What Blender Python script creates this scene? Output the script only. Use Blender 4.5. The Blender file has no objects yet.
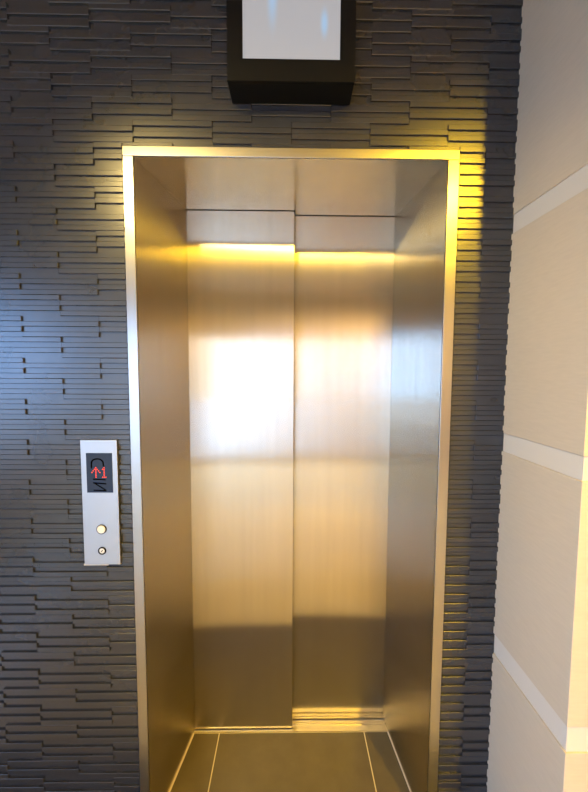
import bpy, bmesh, math, random
from mathutils import Matrix, Vector, noise
random.seed(3)
sc = bpy.context.scene
col = sc.collection

# ------------------------------------------------------------------ camera
F_PX, PITCH, YAW, ROLL = 364.08, .0710, .0139, -.0045
def rot3(yaw, pitch, roll):
    c, s = math.cos(yaw), math.sin(yaw); A = Matrix(((c, -s, 0), (s, c, 0), (0, 0, 1)))
    c, s = math.cos(pitch), math.sin(pitch); B = Matrix(((1, 0, 0), (0, c, -s), (0, s, c)))
    c, s = math.cos(roll), math.sin(roll); C = Matrix(((c, 0, -s), (0, 1, 0), (s, 0, c)))
    return C @ B @ A
M = rot3(YAW, PITCH, ROLL)
right, fwd, up = Vector(M[0]), Vector(M[1]), Vector(M[2])
cd = bpy.data.cameras.new('camera'); cam = bpy.data.objects.new('camera', cd); col.objects.link(cam)
cam.matrix_world = Matrix(((right.x, up.x, -fwd.x, 0), (right.y, up.y, -fwd.y, -1.081),
                           (right.z, up.z, -fwd.z, 1.5004), (0, 0, 0, 1)))
cd.sensor_fit = 'VERTICAL'; cd.sensor_height = 24; cd.lens = F_PX / 792 * 24; cd.clip_start = .02
sc.camera = cam

# ------------------------------------------------------------------ world, portals, exposure
w = bpy.data.worlds.new('daylight'); sc.world = w; w.use_nodes = True
bg = w.node_tree.nodes['Background']
wn = w.node_tree                              # overcast white sky to the rear, clear blue sky to the left
wtc = wn.nodes.new('ShaderNodeTexCoord'); wsp = wn.nodes.new('ShaderNodeSeparateXYZ'); wn.links.new(wtc.outputs['Generated'], wsp.inputs[0])
wr = wn.nodes.new('ShaderNodeValToRGB'); wmr = wn.nodes.new('ShaderNodeMapRange')
wmr.inputs['From Min'].default_value = -1; wmr.inputs['From Max'].default_value = 1
wn.links.new(wsp.outputs['X'], wmr.inputs['Value']); wn.links.new(wmr.outputs[0], wr.inputs['Fac'])
wr.color_ramp.elements[0].position = .22; wr.color_ramp.elements[0].color = (.80, 1.50, 2.9, 1)
wr.color_ramp.elements[1].position = .36; wr.color_ramp.elements[1].color = (.60, .61, .61, 1)
wn.links.new(wr.outputs['Color'], bg.inputs['Color']); bg.inputs['Strength'].default_value = 6.0
sc.view_settings.view_transform = 'Standard'; sc.view_settings.look = 'None'
sc.view_settings.exposure = -0.06; sc.view_settings.gamma = 1.0; sc.view_settings.use_curve_mapping = False
CEIL = 2.72
REAR_Y, LEFT_X, FAR_X = -4.1, -3.0, 3.0
WIN_REAR = (-2.6, -.15, .02, 2.06)           # x0, x1, z0, z1 glazed entrance in the rear wall
WIN_LEFT = (-4.0, -2.0, .60, 2.20)           # y0, y1, z0, z1 window in the left wall
LAMP_POS = (1.03, -1.50, CEIL)
LAMP_POWER = 310
LAMP2_POS = (-.90, -1.50, CEIL)
LAMP2_POWER = 170
FILL_POS = (1.75, -3.20, CEIL)
FILL_POWER = 520
def portal(name, loc, rot, sx, sy):
    l = bpy.data.lights.new(name, 'AREA'); l.shape = 'RECTANGLE'; l.size = sx; l.size_y = sy
    l.cycles.is_portal = True
    o = bpy.data.objects.new(name, l); o.location = loc; o.rotation_euler = rot; col.objects.link(o)
portal('daylight_portal_rear', ((WIN_REAR[0] + WIN_REAR[1]) / 2, REAR_Y - .05, 1.1), (math.radians(90), 0, 0),
       WIN_REAR[1] - WIN_REAR[0], 2.1)
portal('daylight_portal_left', (LEFT_X - .05, (WIN_LEFT[0] + WIN_LEFT[1]) / 2, 1.375), (math.radians(90), 0, math.radians(-90)),
       WIN_LEFT[1] - WIN_LEFT[0], 1.6)

# ------------------------------------------------------------------ materials
def mat(name, base, rough=.5, metal=0., spec=.5, bump=None, aniso=0., tangent=None, vary=0., vscale=6., coat=0., emit=None, estr=0., stretch=None):
    m = bpy.data.materials.new(name); m.use_nodes = True
    nt = m.node_tree; b = nt.nodes['Principled BSDF']
    b.inputs['Base Color'].default_value = (*base, 1)
    b.inputs['Roughness'].default_value = rough; b.inputs['Metallic'].default_value = metal
    b.inputs['Specular IOR Level'].default_value = spec
    b.inputs['Coat Weight'].default_value = coat
    geo = nt.nodes.new('ShaderNodeNewGeometry')
    if vary:
        n = nt.nodes.new('ShaderNodeTexNoise'); n.inputs['Scale'].default_value = vscale; n.inputs['Detail'].default_value = 5
        mp = nt.nodes.new('ShaderNodeMapping'); mp.inputs['Scale'].default_value = stretch or (1, 1, 1)
        nt.links.new(geo.outputs['Position'], mp.inputs['Vector']); nt.links.new(mp.outputs[0], n.inputs['Vector'])
        r = nt.nodes.new('ShaderNodeMapRange'); r.inputs['From Min'].default_value = .3; r.inputs['From Max'].default_value = .7
        r.inputs['To Min'].default_value = 1 - vary; r.inputs['To Max'].default_value = 1 + vary
        mx = nt.nodes.new('ShaderNodeVectorMath'); mx.operation = 'SCALE'; mx.inputs[0].default_value = base
        nt.links.new(n.outputs['Fac'], r.inputs['Value']); nt.links.new(r.outputs[0], mx.inputs['Scale'])
        nt.links.new(mx.outputs[0], b.inputs['Base Color'])
    if aniso:
        b.inputs['Anisotropic'].default_value = aniso
        if tangent:
            c = nt.nodes.new('ShaderNodeCombineXYZ')
            for i in range(3): c.inputs[i].default_value = tangent[i]
            nt.links.new(c.outputs[0], b.inputs['Tangent'])
    if bump:
        sc_, st, dist = bump[:3]
        n = nt.nodes.new('ShaderNodeTexNoise'); n.inputs['Scale'].default_value = sc_; n.inputs['Detail'].default_value = 3
        mp = nt.nodes.new('ShaderNodeMapping'); mp.inputs['Scale'].default_value = bump[3] if len(bump) > 3 else (1, 1, 1)
        nt.links.new(geo.outputs['Position'], mp.inputs['Vector']); nt.links.new(mp.outputs[0], n.inputs['Vector'])
        bp = nt.nodes.new('ShaderNodeBump'); bp.inputs['Strength'].default_value = st; bp.inputs['Distance'].default_value = dist
        nt.links.new(n.outputs['Fac'], bp.inputs['Height']); nt.links.new(bp.outputs[0], b.inputs['Normal'])
    if emit:
        b.inputs['Emission Color'].default_value = (*emit, 1); b.inputs['Emission Strength'].default_value = estr
    return m
TILE = mat('charcoal_ribbed_tile', (.021, .0225, .029), .27, spec=.72, bump=(420, .15, .0006), vary=.14, vscale=9)
CLAD = mat('cream_wall_tile', (.56, .485, .375), .45, spec=.35, bump=(300, .12, .0005), vary=.03, vscale=25, stretch=(1, 1, 8))
BAND = mat('pale_grout_band', (.62, .585, .52), .5, spec=.3)
PLASTER = mat('cream_plaster', (.66, .52, .32), .8, spec=.2)
CEILM = mat('beige_ceiling', (.42, .34, .25), .85, spec=.2)
FLOORM = mat('brown_floor_tile', (.095, .074, .036), .42, spec=.4, bump=(250, .15, .0005), vary=.12, vscale=14)
LOBBYM = mat('polished_beige_floor', (.80, .70, .46), .10, spec=.5, vary=.06, vscale=3)
GROUT = mat('pale_grout', (.66, .58, .44), .7)
STEELC = (.57, .53, .46)
def brushed(name, base, rough, aniso, tangent, stretch):
    m = mat(name, base, vary=.04, vscale=2.5, stretch=stretch)
    nt = m.node_tree; b = nt.nodes['Principled BSDF']; g = nt.nodes.new('ShaderNodeBsdfAnisotropic')
    src = b.inputs['Base Color'].links[0].from_socket
    nt.links.new(src, g.inputs['Color']); g.inputs['Roughness'].default_value = rough; g.inputs['Anisotropy'].default_value = aniso
    c = nt.nodes.new('ShaderNodeCombineXYZ')
    for i in range(3): c.inputs[i].default_value = tangent[i]
    nt.links.new(c.outputs[0], g.inputs['Tangent'])
    nt.links.new(g.outputs[0], nt.nodes['Material Output'].inputs['Surface']); nt.nodes.remove(b)
    return m
DOORM = brushed('brushed_steel_door', STEELC, .22, -.76, (1, 0, 0), (14, 1, .6))
JAMBM = brushed('brushed_steel_jamb', STEELC, .22, -.76, (0, 1, 0), (1, 14, .6))
SOFFM = mat('brushed_steel_soffit', (.50, .45, .385), .16, 1, vary=.04, vscale=12)
CASEM = mat('satin_steel_casing', (.40, .39, .38), .30, 1, aniso=.5, tangent=(1, 0, 0))
SILLM = mat('aluminium_sill', (.75, .70, .60), .28, 1)
DARKM = mat('dark_cavity', (.01, .01, .01), .8)
BLACKM = mat('black_plastic', (.004, .004, .004), .5, spec=.15)
PLATEM = mat('satin_steel_plate', (.40, .395, .39), .42, 1, aniso=.4, tangent=(0, 0, 1))
GLASSM = mat('navy_display_glass', (.020, .032, .075), .25, spec=.12)
INKM = mat('black_lettering', (.001, .001, .002), .9, spec=0)
LEDM = mat('red_led', (.5, .02, .01), .4, emit=(1, .07, .02), estr=3.5)
LEDHOT = mat('red_led_core', (.08, 0, 0), .4, emit=(1, .06, .012), estr=1.6)
BUTM = mat('white_button', (.55, .56, .58), .3, spec=.6)
SEAL = mat('cream_sealant', (.62, .54, .42), .7)
WINM = mat('white_window_frame', (.75, .75, .73), .5)
PAVE = mat('pale_paving', (.80, .79, .76), .8, vary=.08)
WARM = (1.0, .60, .02)
BULB = mat('warm_lamp_face', (.9, .8, .6), .5, emit=WARM, estr=1.0)
# lit screen: even pale glow with two soft bluish spots in the emission colour
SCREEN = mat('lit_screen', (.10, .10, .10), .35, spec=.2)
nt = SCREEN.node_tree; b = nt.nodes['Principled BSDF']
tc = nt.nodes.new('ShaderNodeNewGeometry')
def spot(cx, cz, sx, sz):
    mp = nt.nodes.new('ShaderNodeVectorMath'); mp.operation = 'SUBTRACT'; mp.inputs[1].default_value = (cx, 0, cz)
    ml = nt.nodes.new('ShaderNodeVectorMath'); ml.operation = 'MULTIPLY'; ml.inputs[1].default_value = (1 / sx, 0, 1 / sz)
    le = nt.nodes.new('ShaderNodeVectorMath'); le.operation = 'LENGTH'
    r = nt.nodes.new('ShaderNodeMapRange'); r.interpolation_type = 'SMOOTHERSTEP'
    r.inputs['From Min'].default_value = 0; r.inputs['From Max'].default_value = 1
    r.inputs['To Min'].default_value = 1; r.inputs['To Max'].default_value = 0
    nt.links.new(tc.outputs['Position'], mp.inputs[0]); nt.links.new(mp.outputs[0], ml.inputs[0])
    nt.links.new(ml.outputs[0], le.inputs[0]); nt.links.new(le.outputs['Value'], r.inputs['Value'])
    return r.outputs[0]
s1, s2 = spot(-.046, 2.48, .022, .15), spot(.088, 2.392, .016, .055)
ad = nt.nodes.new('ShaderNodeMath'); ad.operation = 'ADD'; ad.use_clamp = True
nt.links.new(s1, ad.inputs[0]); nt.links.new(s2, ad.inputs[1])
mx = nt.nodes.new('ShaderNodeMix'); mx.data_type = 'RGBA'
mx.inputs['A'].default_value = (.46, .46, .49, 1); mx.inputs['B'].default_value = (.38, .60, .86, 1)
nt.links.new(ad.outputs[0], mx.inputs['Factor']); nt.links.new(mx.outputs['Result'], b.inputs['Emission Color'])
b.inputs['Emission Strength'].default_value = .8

# ------------------------------------------------------------------ mesh helpers
class MB:
    def __init__(self): self.v, self.f, self.m = [], [], []
    def poly(self, verts, faces, mi=0):
        n = len(self.v); self.v += [tuple(p) for p in verts]
        self.f += [tuple(i + n for i in q) for q in faces]; self.m += [mi] * len(faces)
    def box(self, x0, x1, y0, y1, z0, z1, mi=0):
        self.poly([(x0, y0, z0), (x1, y0, z0), (x1, y1, z0), (x0, y1, z0), (x0, y0, z1), (x1, y0, z1), (x1, y1, z1), (x0, y1, z1)],
                  [(0, 3, 2, 1), (4, 5, 6, 7), (0, 1, 5, 4), (1, 2, 6, 5), (2, 3, 7, 6), (3, 0, 4, 7)], mi)
    def rib(self, x0, x1, z0, z1, yf, yb, c=.0012):       # raised tile bar with chamfered face
        a = [(x0, yb, z0), (x1, yb, z0), (x1, yb, z1), (x0, yb, z1)]
        m_ = [(x0, yf + c, z0), (x1, yf + c, z0), (x1, yf + c, z1), (x0, yf + c, z1)]
        t = [(x0 + c, yf, z0 + c), (x1 - c, yf, z0 + c), (x1 - c, yf, z1 - c), (x0 + c, yf, z1 - c)]
        fs = []
        for o in (0, 4):
            for i in range(4):
                j = (i + 1) % 4; fs.append((o + i, o + j, o + 4 + j, o + 4 + i))
        fs.append((8, 9, 10, 11)); self.poly(a + m_ + t, fs)
    def prism(self, pts, z0, z1, mi=0):                    # pts counter-clockwise in XY
        n = len(pts)
        self.poly([(x, y, z0) for x, y in pts] + [(x, y, z1) for x, y in pts],
                  [tuple(reversed(range(n))), tuple(range(n, 2 * n))] + [(i, (i + 1) % n, n + (i + 1) % n, n + i) for i in range(n)], mi)
    def disc(self, cx, cz, r, y0, y1, n=40, cham=0.):      # axis along Y, front at y0
        rr = [(r, y1), (r, y0 + cham), (r - cham, y0)] if cham else [(r, y1), (r, y0)]
        vs = [(cx + q * math.cos(2 * math.pi * i / n), y, cz + q * math.sin(2 * math.pi * i / n)) for q, y in rr for i in range(n)]
        fs = [(k * n + i, k * n + (i + 1) % n, (k + 1) * n + (i + 1) % n, (k + 1) * n + i) for k in range(len(rr) - 1) for i in range(n)]
        fs += [tuple((len(rr) - 1) * n + i for i in range(n)), tuple(reversed(range(n)))]
        self.poly(vs, fs)
    def ring(self, cx, cz, ro, ri, y0, y1, n=40):
        prof = [(ro, y1), (ro, y0 + .0006), (ro - .0006, y0), (ri + .0006, y0), (ri, y0 + .0006), (ri, y1)]
        k = len(prof)
        vs = [(cx + q * math.cos(2 * math.pi * i / n), y, cz + q * math.sin(2 * math.pi * i / n)) for q, y in prof for i in range(n)]
        fs = [(a * n + i, a * n + (i + 1) % n, ((a + 1) % k) * n + (i + 1) % n, ((a + 1) % k) * n + i) for a in range(k) for i in range(n)]
        self.poly(vs, fs)
    def stroke(self, pts, wd, y0, y1):                     # flat stroke in XZ with thickness in Y
        n = len(pts); L, R = [], []
        for i, (x, z) in enumerate(pts):
            a = Vector(pts[max(i - 1, 0)]); c = Vector(pts[min(i + 1, n - 1)]); d = (c - a).normalized(); nn = Vector((-d.y, d.x)) * wd / 2
            L.append((x + nn.x, z + nn.y)); R.append((x - nn.x, z - nn.y))
        ring = L + R[::-1]; k = len(ring)
        vs = [(x, y0, z) for x, z in ring] + [(x, y1, z) for x, z in ring]
        fs = [(i, i + 1, 2 * n - 2 - i, 2 * n - 1 - i) for i in range(n - 1)]
        fs += [(i, (i + 1) % k, k + (i + 1) % k, k + i) for i in range(k)]
        self.poly(vs, fs)
    def build(self, name, mats, parent=None, bevel=0., seg=2):
        me = bpy.data.meshes.new(name); me.from_pydata(self.v, [], self.f)
        for m_ in (mats if isinstance(mats, (list, tuple)) else [mats]): me.materials.append(m_)
        me.polygons.foreach_set('material_index', self.m)
        bm = bmesh.new(); bm.from_mesh(me); bmesh.ops.recalc_face_normals(bm, faces=bm.faces); bm.to_mesh(me); bm.free()
        o = bpy.data.objects.new(name, me); col.objects.link(o)
        if parent: o.parent = parent; o.matrix_parent_inverse = Matrix.Translation(-parent.location)
        if bevel:
            bv = o.modifiers.new('bevel', 'BEVEL'); bv.width = bevel; bv.segments = seg; bv.limit_method = 'ANGLE'
        return o
def structure(o): o['kind'] = 'structure'; return o
def thing(name, loc, label, cat, group=None):
    o = bpy.data.objects.new(name, None); o.location = loc; o.empty_display_size = .1; col.objects.link(o)
    o['label'] = label; o['category'] = cat
    if group: o['group'] = group
    return o

# ------------------------------------------------------------------ entrance dimensions
XOL, XOR, ZT = -.4706, .4837, 2.1266
XIL, XIR, ZS = -.4412, .4521, 2.100
XL, XM, XR = -.3882, .0188, .4112
D1, D2 = .340, .380
XW, YJ = .6494, -.300                        # right cladding plane and the depth of its outer corner

# ------------------------------------------------------------------ wall_front: charcoal ribbed tiles round the entrance
E = .006; WX0 = LEFT_X
mb = MB()
mb.box(WX0, XOL - .001, E, .55, 0, CEIL); mb.box(XOR + .001, XW + .01, E, .55, 0, CEIL); mb.box(XOL - .001, XOR + .001, E, .55, ZT + .001, CEIL)
U = .1213 / 8; PX = .2235; GAP = .0025
ZREF = 2.261
def clip_add(x0, x1, z0, z1):
    if z0 >= ZT + GAP or x1 <= XOL - GAP or x0 >= XOR + GAP:
        mb.rib(x0, x1, max(z0, 0), min(z1, CEIL), 0, E + .001); return
    if z1 > ZT + GAP + .002 and z0 < ZT + GAP:            # straddles the head trim
        mb.rib(max(x0, XOL - GAP), min(x1, XOR + GAP), ZT + GAP, z1, 0, E + .001)
    if x0 < XOL - GAP: mb.rib(x0, XOL - GAP, z0, z1, 0, E + .001)
    if x1 > XOR + GAP: mb.rib(XOR + GAP, x1, z0, z1, 0, E + .001)
for n in range(-38, 9):
    zc = ZREF + 4 * U * n
    odd = n % 2
    xs = -.666 if not odd else -.555
    for k in range(-11, 7):
        x0 = xs + PX * (k - 1); x1 = x0 + PX               # k=0 tile ends on the reference joint
        phase = (k + odd) % 2                                      # 0: first of each row pair stands out
        a, b_ = max(x0, WX0 + .001), min(x1, XW)
        if b_ - a < .004: continue
        for r in range(2):
            top = zc + 4 * U - 2 * U * r - U * phase
            z0, z1 = top - U, top
            if z1 < .003 or z0 > CEIL - .003: continue
            clip_add(a, b_, z0, z1)
structure(mb.build('wall_front', TILE))

# ------------------------------------------------------------------ wall_right: cream cladding with pale bands, returning to the right
mb = MB()
mb.box(XW + .004, FAR_X + .1, YJ + .004, .55, 0, CEIL, 1)
bands = [(-.040, .027), (.609, .674), (1.257, 1.3126), (1.900, 1.954), (2.545, 2.600)]
z = 0.0
for (a, b_) in bands[1:] + [(CEIL, CEIL)]:
    lo = z; hi = a
    mb.box(XW, FAR_X + .1, YJ, .54, lo, hi, 0); z = b_
structure(mb.build('wall_right', [CLAD, BAND], bevel=.0015, seg=2))
mb = MB(); mb.box(FAR_X, FAR_X + .1, REAR_Y, YJ + .002, 0, CEIL); structure(mb.build('wall_far_right', PLASTER))
x0, x1, z0, z1 = WIN_REAR
mb = MB()
mb.box(LEFT_X - .1, x0, REAR_Y - .1, REAR_Y, 0, CEIL); mb.box(x1, FAR_X + .1, REAR_Y - .1, REAR_Y, 0, CEIL)
mb.box(x0, x1, REAR_Y - .1, REAR_Y, z1, CEIL); mb.box(x0, x1, REAR_Y - .1, REAR_Y, 0, z0)
structure(mb.build('wall_rear', PLASTER))
mb = MB(); fr = .05
for q in (x0, (x0 + x1) / 2 - fr / 2, x1 - fr): mb.box(q, q + fr, REAR_Y - .07, REAR_Y - .02, z0, z1)
mb.box(x0, x1, REAR_Y - .07, REAR_Y - .02, z1 - fr, z1); mb.box(x0, x1, REAR_Y - .07, REAR_Y - .02, z0, z0 + fr)
structure(mb.build('window_1', WINM))
y0, y1, z0, z1 = WIN_LEFT
mb = MB()
mb.box(LEFT_X - .1, LEFT_X, REAR_Y, y0, 0, CEIL); mb.box(LEFT_X - .1, LEFT_X, y1, .55, 0, CEIL)
mb.box(LEFT_X - .1, LEFT_X, y0, y1, z1, CEIL); mb.box(LEFT_X - .1, LEFT_X, y0, y1, 0, z0)
structure(mb.build('wall_left', PLASTER))
mb = MB()
for q in (y0, (y0 + y1) / 2 - fr / 2, y1 - fr): mb.box(LEFT_X - .07, LEFT_X - .02, q, q + fr, z0, z1)
mb.box(LEFT_X - .07, LEFT_X - .02, y0, y1, z1 - fr, z1); mb.box(LEFT_X - .07, LEFT_X - .02, y0, y1, z0, z0 + fr)
structure(mb.build('window_2', WINM))
mb = MB(); mb.box(LEFT_X - .1, FAR_X + .1, REAR_Y - .1, .55, CEIL, CEIL + .1); structure(mb.build('ceiling', CEILM))

# floor: grout bed, brown tiles in front of and inside the entrance, polished beige beyond
mb = MB()
mb.box(LEFT_X - .1, FAR_X + .1, REAR_Y - .1, .55, -.12, -.002, 2)
g = .0022
FY = -.285
for k in range(-5, 5):
    a, b_ = .317 + .6 * (k - 1) + g, .317 + .6 * k - g
    mb.box(max(a, LEFT_X), min(b_, FAR_X), FY + g, .326, -.01, 0, 0)
for j in range(7):
    for k in range(-5, 5):
        a, b_ = .317 + .6 * (k - 1) + g, .317 + .6 * k - g
        mb.box(max(a, LEFT_X), min(b_, FAR_X), max(FY - .6 * (j + 1) + g, REAR_Y), FY - .6 * j - g, -.01, 0, 1)
structure(mb.build('floor', [FLOORM, LOBBYM, GROUT]))
mb = MB(); mb.box(-14, 14, -18, REAR_Y - .1, -.2, -.06); mb.box(-14, LEFT_X - .1, REAR_Y - .1, 4, -.2, -.06)
structure(mb.build('ground', PAVE))

# ------------------------------------------------------------------ elevator entrance
el = thing('elevator_entrance', (.01, 0, 0),
           'brushed steel elevator entrance with closed two-panel sliding door, recessed in the charcoal ribbed tile wall', 'elevator')
YF = -.006
mb = MB(); mb.box(XOL, XOR, YF, -.001, ZS, ZT); o = mb.build('head_trim', CASEM, el, .0012)
mb = MB(); mb.box(XOL, XIL, YF, -.001, .0005, ZS - .0003); mb.build('side_trim', CASEM, el, .0012)
mb = MB(); mb.box(XIR, XOR, YF, -.001, .0005, ZS - .0003); mb.build('side_trim', CASEM, el, .0012)
def lx(y): return XIL + (XL - XIL) * y / D1
def rx(y): return XIR + (XR - XIR) * y / D2
yb = -.0008
mb = MB(); mb.prism([(XOL + .006, yb), (lx(yb), yb), (lx(D1 - .002), D1 - .002), (XOL + .006, D1 - .002)], .0005, ZS); mb.build('side_jamb', JAMBM, el)
mb = MB(); mb.prism([(rx(yb), yb), (XOR - .006, yb), (XOR - .006, D2 - .002), (rx(D2 - .002), D2 - .002)], .0005, ZS); mb.build('side_jamb', JAMBM, el)
mb = MB(); mb.prism([(XOL + .006, .0), (XOR - .006, .0), (XOR - .006, D2 - .006), (XM + .003, D2 - .006), (XM + .003, D1 - .006), (XOL + .006, D1 - .006)], ZS + .0002, ZS + .018)
mb.build('head_soffit', SOFFM, el)
mb = MB(); mb.box(XL - .045, XM, D1, D1 + .030, .006, ZS + .012); mb.build('door_panel', DOORM, el, .0015)
mb = MB(); mb.box(XM - .05, XR + .045, D2, D2 + .030, .006, ZS + .012); mb.build('door_panel', DOORM, el, .0015)
# sill with guide grooves
mb = MB()
prof = [(.3290, 0), (.3480, 0), (.3480, -.006), (.3590, -.006), (.3590, 0), (.3660, 0), (.3660, -.004), (.3690, -.004), (.3690, 0), (.388, 0), (.388, -.006), (.402, -.006), (.402, 0), (.425, 0), (.425, -.0015), (.329, -.0015)]
def extrude_x(mb, prof, x0, x1):
    n = len(prof)
    mb.poly([(x0, y, z) for y, z in prof] + [(x1, y, z) for y, z in prof],
            [(i, (i + 1) % n, n + (i + 1) % n, n + i) for i in range(n)])
top = [(.3290, -.003), (.3290, .0025), (.3480, .0025), (.3480, -.0015), (.3590, -.0015), (.3590, .0025), (.3655, .0025), (.3655, .0005), (.3690, .0005), (.3690, .0025),
       (.388, .0025), (.388, -.0015), (.402, -.0015), (.402, .0025), (.425, .0025), (.425, -.003)]
extrude_x(mb, top, XL - .05, XR + .05)
mb.build('sill', SILLM, el)
for (ja, jb) in (((lx(yb), yb), (lx(.328), .328)), ((rx(.328), .328), (rx(yb), yb))):
    s = 1 if ja[0] < 0 else -1
    mb = MB(); wd = .0055 if s > 0 else .0035
    pts = [ja, (ja[0] + s * wd, ja[1]), (jb[0] + s * wd, jb[1]), jb]
    mb.prism(pts, .0004, .003); mb.build('sealant_bead', SEAL, el)
mb = MB(); mb.box(XL - .06, XR + .06, .428, .44, 0, ZT - .002)
mb.build('shaft_backing', DARKM, el)

# ------------------------------------------------------------------ hall call panel
pn = thing('call_panel', (-.5635, 0, 1.10), 'slim steel elevator call panel with red floor display, mounted left of the elevator', 'call panel')
PF = -.008
PX0, PX1, PZ0, PZ1 = -.6175, -.5095, .9095, 1.2915
mb = MB(); mb.box(PX0, PX1, PF, .006, PZ0, PZ1); mb.build('faceplate', PLATEM, pn, .0009)
mb = MB(); mb.box(-.6015, -.5245, PF - .0008, PF + .001, 1.1325, 1.2525)
gl = mb.build('display_window', GLASSM, pn, .0004); gl['label'] = 'dark navy display window'
Y1, Y2 = PF - .0012, PF - .0006
# dark characters printed on the glass
mb = MB(); cx, cz = -.5685, 1.222
arc = [(-.5860, 1.206)] + [(cx - .0175 * math.cos(t * math.pi / 14), cz + .013 * math.sin(t * math.pi / 14)) for t in range(15)] + [(-.5508, 1.212)]
mb.stroke(arc, .0042, Y1, Y2); mb.build('arc_character', INKM, gl)
mb = MB(); mb.stroke([(-.583, 1.1735), (-.5455, 1.1720)], .0036, Y1, Y2); mb.build('bar_character', INKM, gl)
mb = MB(); mb.stroke([(-.583, 1.1625), (-.5440, 1.1595)], .0036, Y1, Y2); mb.stroke([(-.580, 1.1625), (-.5465, 1.1405)], .0034, Y1 - .0001, Y2)
mb.stroke([(-.582, 1.1400), (-.5440, 1.1385)], .0036, Y1, Y2); mb.build('turned_character', INKM, gl)
# dot-matrix up arrow and figure 1
def dots(rows, x0, z0, dx, dz, r, name):
    mb = MB()
    for j, row in enumerate(rows):
        for i, c in enumerate(row):
            if c == '#': mb.disc(x0 + i * dx, z0 - j * dz, r, Y1 - .0004, Y2, 10)
    return mb.build(name, LEDHOT, gl)
a = dots(['...#...', '..###..', '.#.#.#.', '#..#..#', '...#...', '...#...', '...#...'], -.5850, 1.2085, .0039, .0048, .0017, 'up_arrow_symbol')
a['label'] = 'glowing red up arrow'
a = dots(['.#.', '##.', '.#.', '.#.', '.#.', '.#.', '###'], -.5535, 1.2085, .0046, .0048, .0017, 'floor_number')
a['label'] = 'glowing red figure 1'
mb = MB(); mb.ring(-.5625, 1.020, .0146, .0128, PF - .003, PF + .001); mb.build('button_ring', BLACKM, pn)
mb = MB(); mb.disc(-.5625, 1.020, .0126, PF - .0045, PF + .001, 40, .0015); o = mb.build('call_button', BUTM, pn); o['label'] = 'round white call button'
mb = MB(); mb.ring(-.5630, .953, .0120, .0082, PF - .0025, PF + .001); mb.build('key_switch_ring', BLACKM, pn)
mb = MB(); mb.disc(-.5630, .953, .0084, PF - .002, PF + .001, 32, .0008); k = mb.build('key_switch', BUTM, pn); k['label'] = 'small round key switch'
mb = MB(); mb.stroke([(-.5655, .9505), (-.5605, .9555)], .0022, PF - .0025, PF - .0018); mb.build('key_slot', INKM, k)
mb = MB(); mb.box(-.6225, -.548, -.0035, .006, .9040, .9092); mb.build('sealant_bead', SEAL, pn, .0012)

# ------------------------------------------------------------------ display box above the entrance
bx = thing('display_box', (.003, 0, 2.247), 'black box-framed display with pale grey lit screen, mounted above the elevator', 'display')
BY = -.082; X0, X1, Z0, Z1 = -.163, .169, 2.247, 2.560
mb = MB(); mb.box(X0, X1, BY + .006, .002, Z0, Z1); mb.build('housing', BLACKM, bx, .002)
SX0, SX1, SZ0, SZ1 = -.1225, .1290, 2.301, 2.505
mb = MB()
mb.box(X0, SX0, BY, BY + .0065, Z0, Z1); mb.box(SX1, X1, BY, BY + .0065, Z0, Z1)
mb.box(SX0, SX1, BY, BY + .0065, Z0, SZ0); mb.box(SX0, SX1, BY, BY + .0065, SZ1, Z1)
mb.build('bezel', BLACKM, bx)
mb = MB(); mb.box(SX0 - .001, SX1 + .001, BY + .003, BY + .0062, SZ0 - .001, SZ1 + .001); mb.build('screen', SCREEN, bx)

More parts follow.
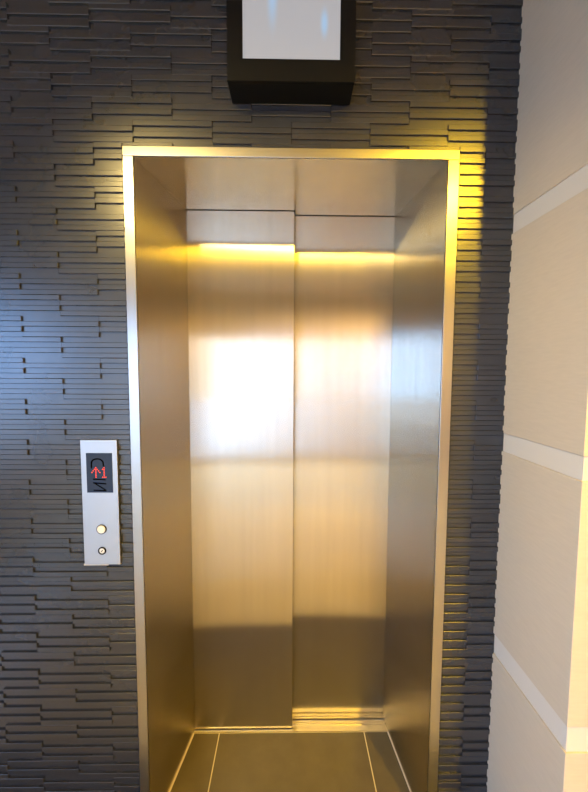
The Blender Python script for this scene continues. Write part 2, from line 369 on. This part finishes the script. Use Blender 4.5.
# ------------------------------------------------------------------ ceiling downlights
def downlight(pos, label):
    lt = thing('ceiling_downlight', pos, label, 'ceiling light', 'downlights in the lobby ceiling')
    n = 40; px, py, _ = pos
    mb = MB(); prof = [(.075, CEIL - .0002), (.075, CEIL - .006), (.058, CEIL - .006), (.058, CEIL - .0002)]
    vs = [(px + q * math.cos(2 * math.pi * i / n), py + q * math.sin(2 * math.pi * i / n), zz) for q, zz in prof for i in range(n)]
    mb.poly(vs, [(a * n + i, a * n + (i + 1) % n, ((a + 1) % 4) * n + (i + 1) % n, ((a + 1) % 4) * n + i) for a in range(4) for i in range(n)])
    mb.build('trim_ring', WINM, lt)
    mb = MB()
    mb.poly([(px + .057 * math.cos(2 * math.pi * i / n), py + .057 * math.sin(2 * math.pi * i / n), CEIL - .002 - .001 * s) for s in (0, 1) for i in range(n)],
            [tuple(range(n)), tuple(range(n, 2 * n))] + [(i, (i + 1) % n, n + (i + 1) % n, n + i) for i in range(n)])
    mb.build('lamp_face', BULB, lt)
downlight(LAMP_POS, 'round warm yellow ceiling downlight nearest the cream wall corner')
downlight(LAMP2_POS, 'round warm yellow ceiling downlight nearest the elevator call panel')
downlight(FILL_POS, 'round warm yellow fill downlight, added out of view deepest in the lobby, nearest the rear wall')  # fixture added to carry the fill lamp
l = bpy.data.lights.new('downlight_beam', 'SPOT'); l.energy = LAMP_POWER; l.color = WARM
l.shadow_soft_size = .04; l.spot_size = math.radians(100); l.spot_blend = .6
lo = bpy.data.objects.new('downlight_beam', l); lo.location = (LAMP_POS[0], LAMP_POS[1], CEIL - .05); col.objects.link(lo)
lo.rotation_euler = (Vector((.6, -.3, .6)) - lo.location).to_track_quat('-Z', 'Y').to_euler()
l = bpy.data.lights.new('downlight_beam', 'SPOT'); l.energy = LAMP2_POWER; l.color = (1.0, .72, .24)
l.shadow_soft_size = .04; l.spot_size = math.radians(58); l.spot_blend = .8
lo = bpy.data.objects.new('downlight_beam', l); lo.location = (LAMP2_POS[0], LAMP2_POS[1], CEIL - .05); col.objects.link(lo)
lo.rotation_euler = (Vector((.15, .2, 1.2)) - lo.location).to_track_quat('-Z', 'Y').to_euler()
l = bpy.data.lights.new('downlight_beam', 'SPOT'); l.energy = FILL_POWER; l.color = (1.0, .72, .30)  # added fill lamp, unseen, turns the rear plaster golden for the steel to reflect
l.shadow_soft_size = .04; l.spot_size = math.radians(112); l.spot_blend = .5
lo = bpy.data.objects.new('downlight_beam', l); lo.location = (FILL_POS[0], FILL_POS[1], CEIL - .05); col.objects.link(lo)
lo.rotation_euler = (Vector((1.0, -4.0, .5)) - lo.location).to_track_quat('-Z', 'Y').to_euler()
